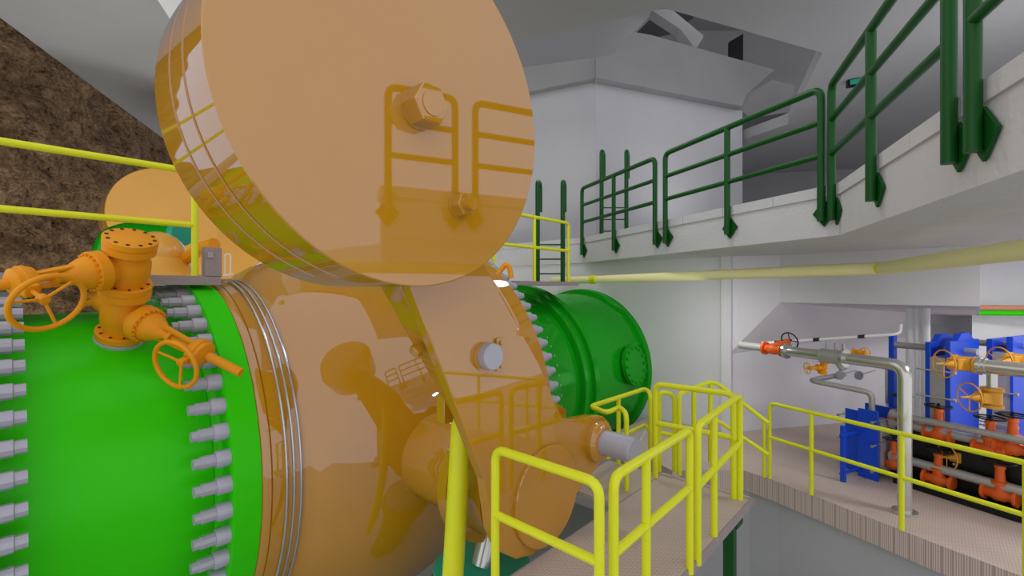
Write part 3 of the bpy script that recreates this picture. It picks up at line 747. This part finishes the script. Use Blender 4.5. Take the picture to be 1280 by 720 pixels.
# small exchanger by the rail
b0 = on_z(1080, 600, LOWZ); sS = (V((b0.x, b0.y, 0)) - RP).dot(re)
c0 = on_z(1054, 602, LOWZ)
se = thing('plate_heat_exchanger', 'small blue plate heat exchanger standing on the checker floor near the railing', 'heat exchanger', c0 + re * .5)
hc = .80
build('support_column', MB().box(c0 + Z * hc / 2, re * .03, hh * .028, Z * hc / 2), BLUE, se, .004)
for z_ in (.66, .12): build('carrying_bar', MB().cyl(c0 + Z * z_ - re * .06, c0 + Z * z_ + re * 1.02, .022), BLUE, se)
for (t_, of, wd, z0_, h_, th, mt, nm) in ((.52, .10, .30, .02, .92, .03, BLUE, 'frame_plate'), (.44, -.10, .26, .0, 1.0, .035, BLUE, 'frame_plate'), (.76, -.02, .34, .08, .74, .34, PACK, 'plate_pack'), (.98, 0, .42, .0, .98, .035, BLUE, 'frame_plate')):
    build(nm, MB().box(c0 + re * t_ + hh * of + Z * (z0_ + h_ / 2), re * th / 2, hh * wd / 2, Z * h_ / 2), mt, se, .006)
for z_ in (.86, .52, .16):
    for of in (-.21, .24):
        q0 = c0 + re * .30 + hh * of + Z * z_; q1 = c0 + re * 1.08 + hh * of + Z * z_
        tb = build('tie_bolt', MB().cyl(q0, q1, .010, None, 8), GALV, se)
        build('nut', MB().hexa(q0, re, .02, .03), GALV, tb)
sT = sS + 1.0
exchanger('tall blue plate heat exchanger with lone column left of its plates', 1116, 1222, 419, sT, .85,
          [(1178, .06, .22, BLUE, 'frame_plate'), (1190, .17, .02, PACK, 'plate_pack'), (1203, .06, .25, BLUE, 'frame_plate')], LOWZ)
exchanger('tall blue plate heat exchanger at the right frame edge', 1205, 1300, 415, sT + 1.0, .75,
          [(1251, .07, .2, BLUE, 'frame_plate'), (1264, .22, .02, PACK, 'plate_pack'), (1276, .07, .25, BLUE, 'frame_plate')], LOWZ)

def wheel(parent, c, ax, R_, r, mat_, nsp=4, name='handwheel', rot=0):
    u, w = frame(ax)
    h = build(name, MB().torus(c, ax, R_, r, 28, 8), mat_, parent)
    build('wheel_hub', MB().cyl(c - ax * .025, c + ax * .03, r * 1.8, None, 12), mat_, h)
    for k in range(nsp):
        a = 2 * math.pi * k / nsp + rot
        build('spoke', MB().cyl(c, c + (u * math.cos(a) + w * math.sin(a)) * R_, r * .7, None, 8), mat_, h)
    return h
def line_valve(label, c, ax, up, k, mat_, wmat, group, wheel_side=None, wR=.16):
    """flanged in-line valve centred at c, pipe along ax, stem along up; k = scale"""
    ax = ax.normalized(); up = (up - ax * up.dot(ax)).normalized()
    v = thing('line_valve', label, 'valve', c, group)
    build('body', MB().lathe(c, ax, [(-.16 * k, .075 * k), (-.09 * k, .075 * k), (-.05 * k, .10 * k), (.05 * k, .10 * k), (.09 * k, .075 * k), (.16 * k, .075 * k)], 20), mat_, v)
    for s in (-1, 1): build('flange', MB().lathe(c, ax * s, [(.15 * k, .12 * k), (.19 * k, .12 * k)], 24), mat_, v)
    build('bonnet', MB().lathe(c, up, [(.05 * k, .075 * k), (.15 * k, .075 * k), (.15 * k, .10 * k), (.19 * k, .10 * k), (.20 * k, .06 * k), (.38 * k, .05 * k), (.38 * k, .065 * k), (.42 * k, .06 * k)], 16), mat_, v)
    build('stem', MB().cyl(c + up * .4 * k, c + up * .52 * k, .014 * k), wmat, v)
    wheel(v, c + up * .47 * k, up, wR * k, .013 * k, wmat, 4)
    return v
def gear_valve(label, c, ax, W, k, group):
    """amber valve with a spoked side handwheel on a pointed gear shaft"""
    ax = ax.normalized(); W = W.normalized()
    v = thing('gear_valve', label, 'valve', c, group)
    u = ax.cross(W).normalized()
    build('body', MB().lathe(c, ax, [(-.14 * k, .10 * k), (-.1 * k, .13 * k), (.1 * k, .13 * k), (.14 * k, .10 * k)], 20), VALVE2, v)
    for s in (-1, 1): build('flange', MB().lathe(c, ax * s, [(.12 * k, .15 * k), (.17 * k, .15 * k)], 24), VALVE2, v)
    build('gear_box', MB().box(c + W * .13 * k, ax * .09 * k, u * .10 * k, W * .09 * k), VALVE2, v, .01)
    build('gear_shaft', MB().lathe(c + W * .2 * k, W, [(0, .07 * k), (.08 * k, .06 * k), (.16 * k, .025 * k), (.30 * k, .015 * k)], 16), VALVE2, v)
    wheel(v, c + W * .36 * k, W, .24 * k, .012 * k, VALVE2, 3, rot=.5)
    return v
def pipe(label, pts, r, rad=.12, mat=STEEL, flanges=(), name='process_pipe', group=None):
    p = thing(name, label, 'pipe', pts[0], group)
    build('pipe_run', MB().tube(pts, r, rad, 14), mat, p)
    for (c, d, R_) in flanges:
        build('flange', MB().cyl(c - d * .02, c + d * .02, R_, None, 24), mat, p)
    return p
# overhead silver pipe with an orange end valve, from the haunch to the down-leg
dA, dB = 7.75, 5.75
a, b = on_d(935, 434, dA), on_d(1131, 455, dB)
a.z = b.z = (a.z + b.z) / 2
dl = (b - a).normalized()
bot = V((b.x, b.y, LOWZ))
fp = on_d(1053, 446, 6.5)
def along(px):  # point of that pipe under picture column px
    best = min((abs((640 + FOC * (SN * q.x - CS * q.y) / (CS * q.x + SN * q.y)) - px), i) for i, q in enumerate([a.lerp(b, i / 400) for i in range(401)]))
    return a.lerp(b, best[1] / 400)
pipe('silver pipe crossing from the wall haunch and dropping to the floor before the blue exchangers', [along(978), b, bot], .075, .16, STEEL,
     [(along(1056), dl, .125), (along(983), dl, .12), (bot + Z * .02, Z, .13)])
pipe('short grey pipe stub between wall haunch and the red-orange valve', [a - dl * .15, along(957)], .06, 0, GALV)
line_valve('red-orange valve with a black handwheel on the silver pipe by the haunch', along(967), dl, (ray(992, 430) - ray(966, 437)), .85, RED_OR, BLACK, 'red-orange valves with black handwheels')
w_ = dl.cross(Z).normalized()
gv = V((0, 0, 0))
c1 = along(1030) + V((0, 0, -.14)); 
line_valve('small amber valve hanging below the silver pipe with wheel facing left', on_d(1029, 459, 6.8), V((.3, .2, -1)), -w_ * 0 + (ray(1010, 461) - ray(1029, 459)), .5, VALVE, VALVE, 'small amber valves', None)
line_valve('small amber valve behind the silver pipe with wheel facing right', on_d(1074, 441, 6.9), V((.2, .9, .1)), (ray(1090, 443) - ray(1074, 441)), .45, VALVE, VALVE, 'small amber valves', None)
sv_ = thing('strainer', 'silver strainer cluster bolted in the overhead silver pipe', 'strainer', along(1046))
c = along(1045)
build('body', MB().lathe(c, dl, [(-.22, .07), (-.2, .10), (.1, .10), (.12, .07)], 20), GALV, sv_)
build('drain_leg', MB().cyl(c, c + V((0, 0, -.16)) + dl * .1, .06, .05), GALV, sv_)
for k in (-.12, 0, .1): build('gauge_stub', MB().cyl(c + dl * k, c + dl * k + Z * .19, .022), GALV, sv_)
# thin grey pipe along the wall and down to the small exchanger
g0 = [on_d(1055, 468, 7.6), on_d(1012, 475.5, 7.4), on_d(1090, 491, 6.85), on_d(1090, 525, 6.85)]
pipe('grey bent pipe on the wall leading down to the small exchanger', g0, .04, .1, GALV)
for px, nm in ((1048, 'left'), (1072, 'right')):
    c = on_d(px, 469, 7.5); q = thing('pressure_gauge', 'round grey gauge disc on the wall, %s of the pair' % nm, 'gauge', c)
    fn = V((wbd.y, -wbd.x, 0)); fn = fn if fn.dot(-c) > 0 else -fn
    build('dial', MB().cyl(c, c + fn * .04, .07, None, 24), GALV, q)
    build('stem', MB().cyl(c, on_d(px + 22, 463, 7.6), .01), GALV, q)
# pipe leg beside blue column, ceiling conduit with black clips
pipe('thin silver pipe dropping left of the blue column then bending right', [rp(1109, 458, sT + .1), rp(1109, 508, sT + .1), rp(1140, 513, sT + .1)], .03, .08, STEEL)
cd = thing('conduit', 'thin white conduit with black clips along the haunch edge', 'conduit', on_d(955, 429, 7.9))
p_ = [on_d(952, 429, 7.9), on_d(1118, 418, 6.9), on_d(1125, 416, 6.9), on_d(1126, 405, 6.9)]
build('tube_run', MB().tube(p_, .022, .05, 8), WHITE, cd)
for f in (.14, .45, .78): 
    q = p_[0].lerp(p_[1], f); build('clip', MB().box(q, (p_[1] - p_[0]).normalized() * .04, re * .028, Z * .028), BLACK, cd)
# vertical white risers behind
for k, px in enumerate((1137, 1146, 1157)):
    q = rp(px, 420, sT + 1.1)
    pipe(['white riser pipe behind the exchangers, leftmost of three', 'white riser pipe behind the exchangers, middle of three', 'white riser pipe behind the exchangers, rightmost of three'][k], [V((q.x, q.y, LOWZ)), V((q.x, q.y, .6))], (.05, .035, .06)[k], 0, WHITE, group='white riser pipes')
# headers on the near side of the exchangers
sh = sS + .35
zh = rp(1143, 523, sh).z
A_, B_ = rp(1112, 500, sh), rp(1330, 500, sh)
def hdr(dz, r, ds, label, x0=1116, x1=1330):
    a, b = rp(x0, 500, sh + ds), rp(x1, 500, sh + ds); a.z = b.z = zh + dz
    return pipe(label, [a, b], r, 0, GALV, [(a, (b - a).normalized(), r * 1.5)], group='grey header pipes')
hdr(0, .045, 0, 'grey header pipe, uppermost along the blue exchangers')
hdr(-.14, .06, .12, 'grey header pipe carrying the upper row of red-orange valves')
hdr(-.62, .06, .05, 'grey header pipe low above the skid carrying the lower valves')
hdr(-.30, .04, .18, 'grey header pipe set back behind the upper valve row')
go = 'red-orange valves with black handwheels'
for (px, py, k, lab) in ((1127, 524, .72, 'red-orange valve with black wheel left of the silver down-leg'), (1173, 543, .82, 'red-orange valve with black wheel before the tall exchanger'),
                      (1238, 562, .85, 'red-orange valve with black wheel, left of the close pair at right'), (1266, 560, .85, 'red-orange valve with black wheel, right of the close pair at right')):
    c = rp(px, py, sh + .12 - (.05 if px > 1230 else 0)); line_valve(lab, c, tv, Z, k, RED_OR, BLACK, go, wR=.17)
for (px, py, k, lab) in ((1117, 580, .8, 'red-orange valve of the lower row, hidden partly by the yellow post'), (1173, 600, .85, 'red-orange valve of the lower row below the tall exchanger'), (1250, 618, .85, 'red-orange valve of the lower row, rightmost')):
    c = rp(px, py, sh + .05); line_valve(lab, c, tv, Z, k, RED_OR, BLACK, go, wR=.17)
# amber gear valves and the big silver pipe
gg = 'amber gear valves on the silver pipe'
c = rp(1207, 455, sS + .25)
Wd = (ray(1180, 456) - ray(1207, 455)); 
gear_valve('amber gear valve at the left end of the big silver pipe', c, tv, (hh * .5 - re * .85), .72, gg)
pe_ = rp(1222, 456, sS + .25); pf_ = rp(1300, 466, sS + .25); pf_.z = pe_.z
pipe('thick silver pipe entering from the right frame edge', [c + tv * .12, pf_ + tv * 1.0], .085, 0, STEEL, [(c + tv * .14, tv, .115), (c + tv * .18, tv, .10)])
c2 = rp(1240, 497, sS + .3)
gear_valve('amber gear valve with big wheel just below the silver pipe', c2, Z, (hh * .5 - re * .85), .72, gg)
pipe('short vertical silver pipe joining the big pipe and lower gear valve', [V((c2.x, c2.y, c.z - .05)), V((c2.x, c2.y, c2.z + .10))], .05, 0, STEEL)
0 and pipe('vertical grey pipe below the lower gear valve', [V((c2.x, c2.y, c2.z - .15)), V((c2.x, c2.y, LOWZ + .2))], .05, 0, GALV)
c3 = rp(1245, 578, sS + .3) 
gear_valve('amber gear valve low behind the railing', rp(1208, 572, sh + .3), tv, (hh * .5 - re * .85), .68, gg)
gear_valve('pale amber gear valve at the far right frame edge', rp(1277, 452, sT), tv, (hh * .5 - re * .85), .75, gg)
# dark skid below the headers
a, b = rp(1116, 560, sS + .26), rp(1330, 560, sS + .26)
sk = thing('skid', 'black steel skid below the header pipes', 'skid', V((a.x, a.y, LOWZ)))
a.z = b.z = LOWZ
build('frame', MB().prism([a, b, b + re * .3, a + re * .3], Z * .12), BLACK, sk)
build('back_panel', MB().prism([a + re * .27, b + re * .27, b + re * .3, a + re * .3], Z * .75), BLACK, sk)
# salmon and green line pipes high on the far wall
for k, (mt, dz, lab) in enumerate(((SALMON, .10, 'salmon service line under the far ceiling'), (GREEN, 0, 'green service line under the far ceiling'))):
    a, b = on_d(1222, 391, 8.9), on_d(1400, 392, 8.4); b.z = a.z
    pipe(lab, [a + Z * dz, b + Z * dz], .05, 0, mt, name='service_line')

# ================================================================== LIGHT
w = bpy.data.worlds.new('World'); S0.world = w; w.use_nodes = True
bg = w.node_tree.nodes['Background']; bg.inputs['Color'].default_value = (.97, .97, 1, 1); bg.inputs['Strength'].default_value = .97
def fill_light(loc, power, size=.4, rot=None, name='fill_down'):
    L = bpy.data.lights.new(name, 'AREA'); L.energy = power; L.shape = 'DISK'; L.size = size; L.color = (1, .985, .97)
    o = bpy.data.objects.new(name, L); COL.objects.link(o); o.location = loc
    if rot: o.rotation_euler = rot
for p, e, s in (((5.9, 3.2, 4.5), 40, .8), ((7.6, 6.2, 4.5), 30, 1.0), ((10.7, .5, .55), 150, 1.0), ((7.7, -1.9, .55), 60, .8), ((10.8, -2.4, .55), 60, 1.0), ((13.5, 5.0, 8.5), 40, 1.2)):
    fill_light(p, e, s)  # added downward fill lights, not fittings of the hall
for p, t, e, s in (((7.8, 2.5, -.3), (9.4, 4.2, -2.8), 15, .6),):
    fill_light(p, e, s, (V(t) - V(p)).to_track_quat('-Z', 'Y').to_euler(), 'fill_aimed')  # added aimed fill to brighten the back wall
UP = (math.pi, 0, 0)
for p, e, s in (((-.2, 9.4, -4.8), 230, 3.0), ((4.0, 11.5, -4.8), 240, 3.0), ((11.8, 4.0, 1.5), 30, .8), ((10.5, -1.5, 1.5), 60, .8)):
    fill_light(p, e, s, UP, 'fill_up')  # unseen fill from below, added to lift the ceilings and rock

# ================================================================== CAMERA
cd_ = bpy.data.cameras.new('Camera'); cam = bpy.data.objects.new('Camera', cd_); COL.objects.link(cam)
cam.location = (0, 0, 0); cam.rotation_euler = (math.pi / 2, 0, YAW - math.pi / 2)
cd_.sensor_width = 36; cd_.lens = FOC / 1280 * 36; cd_.shift_y = (HOR - 360) / 1280; cd_.clip_start = .05
S0.camera = cam
vs_ = S0.view_settings
vs_.view_transform = 'Standard'; vs_.look = 'None'; vs_.exposure = 0; vs_.gamma = 1; vs_.use_curve_mapping = False
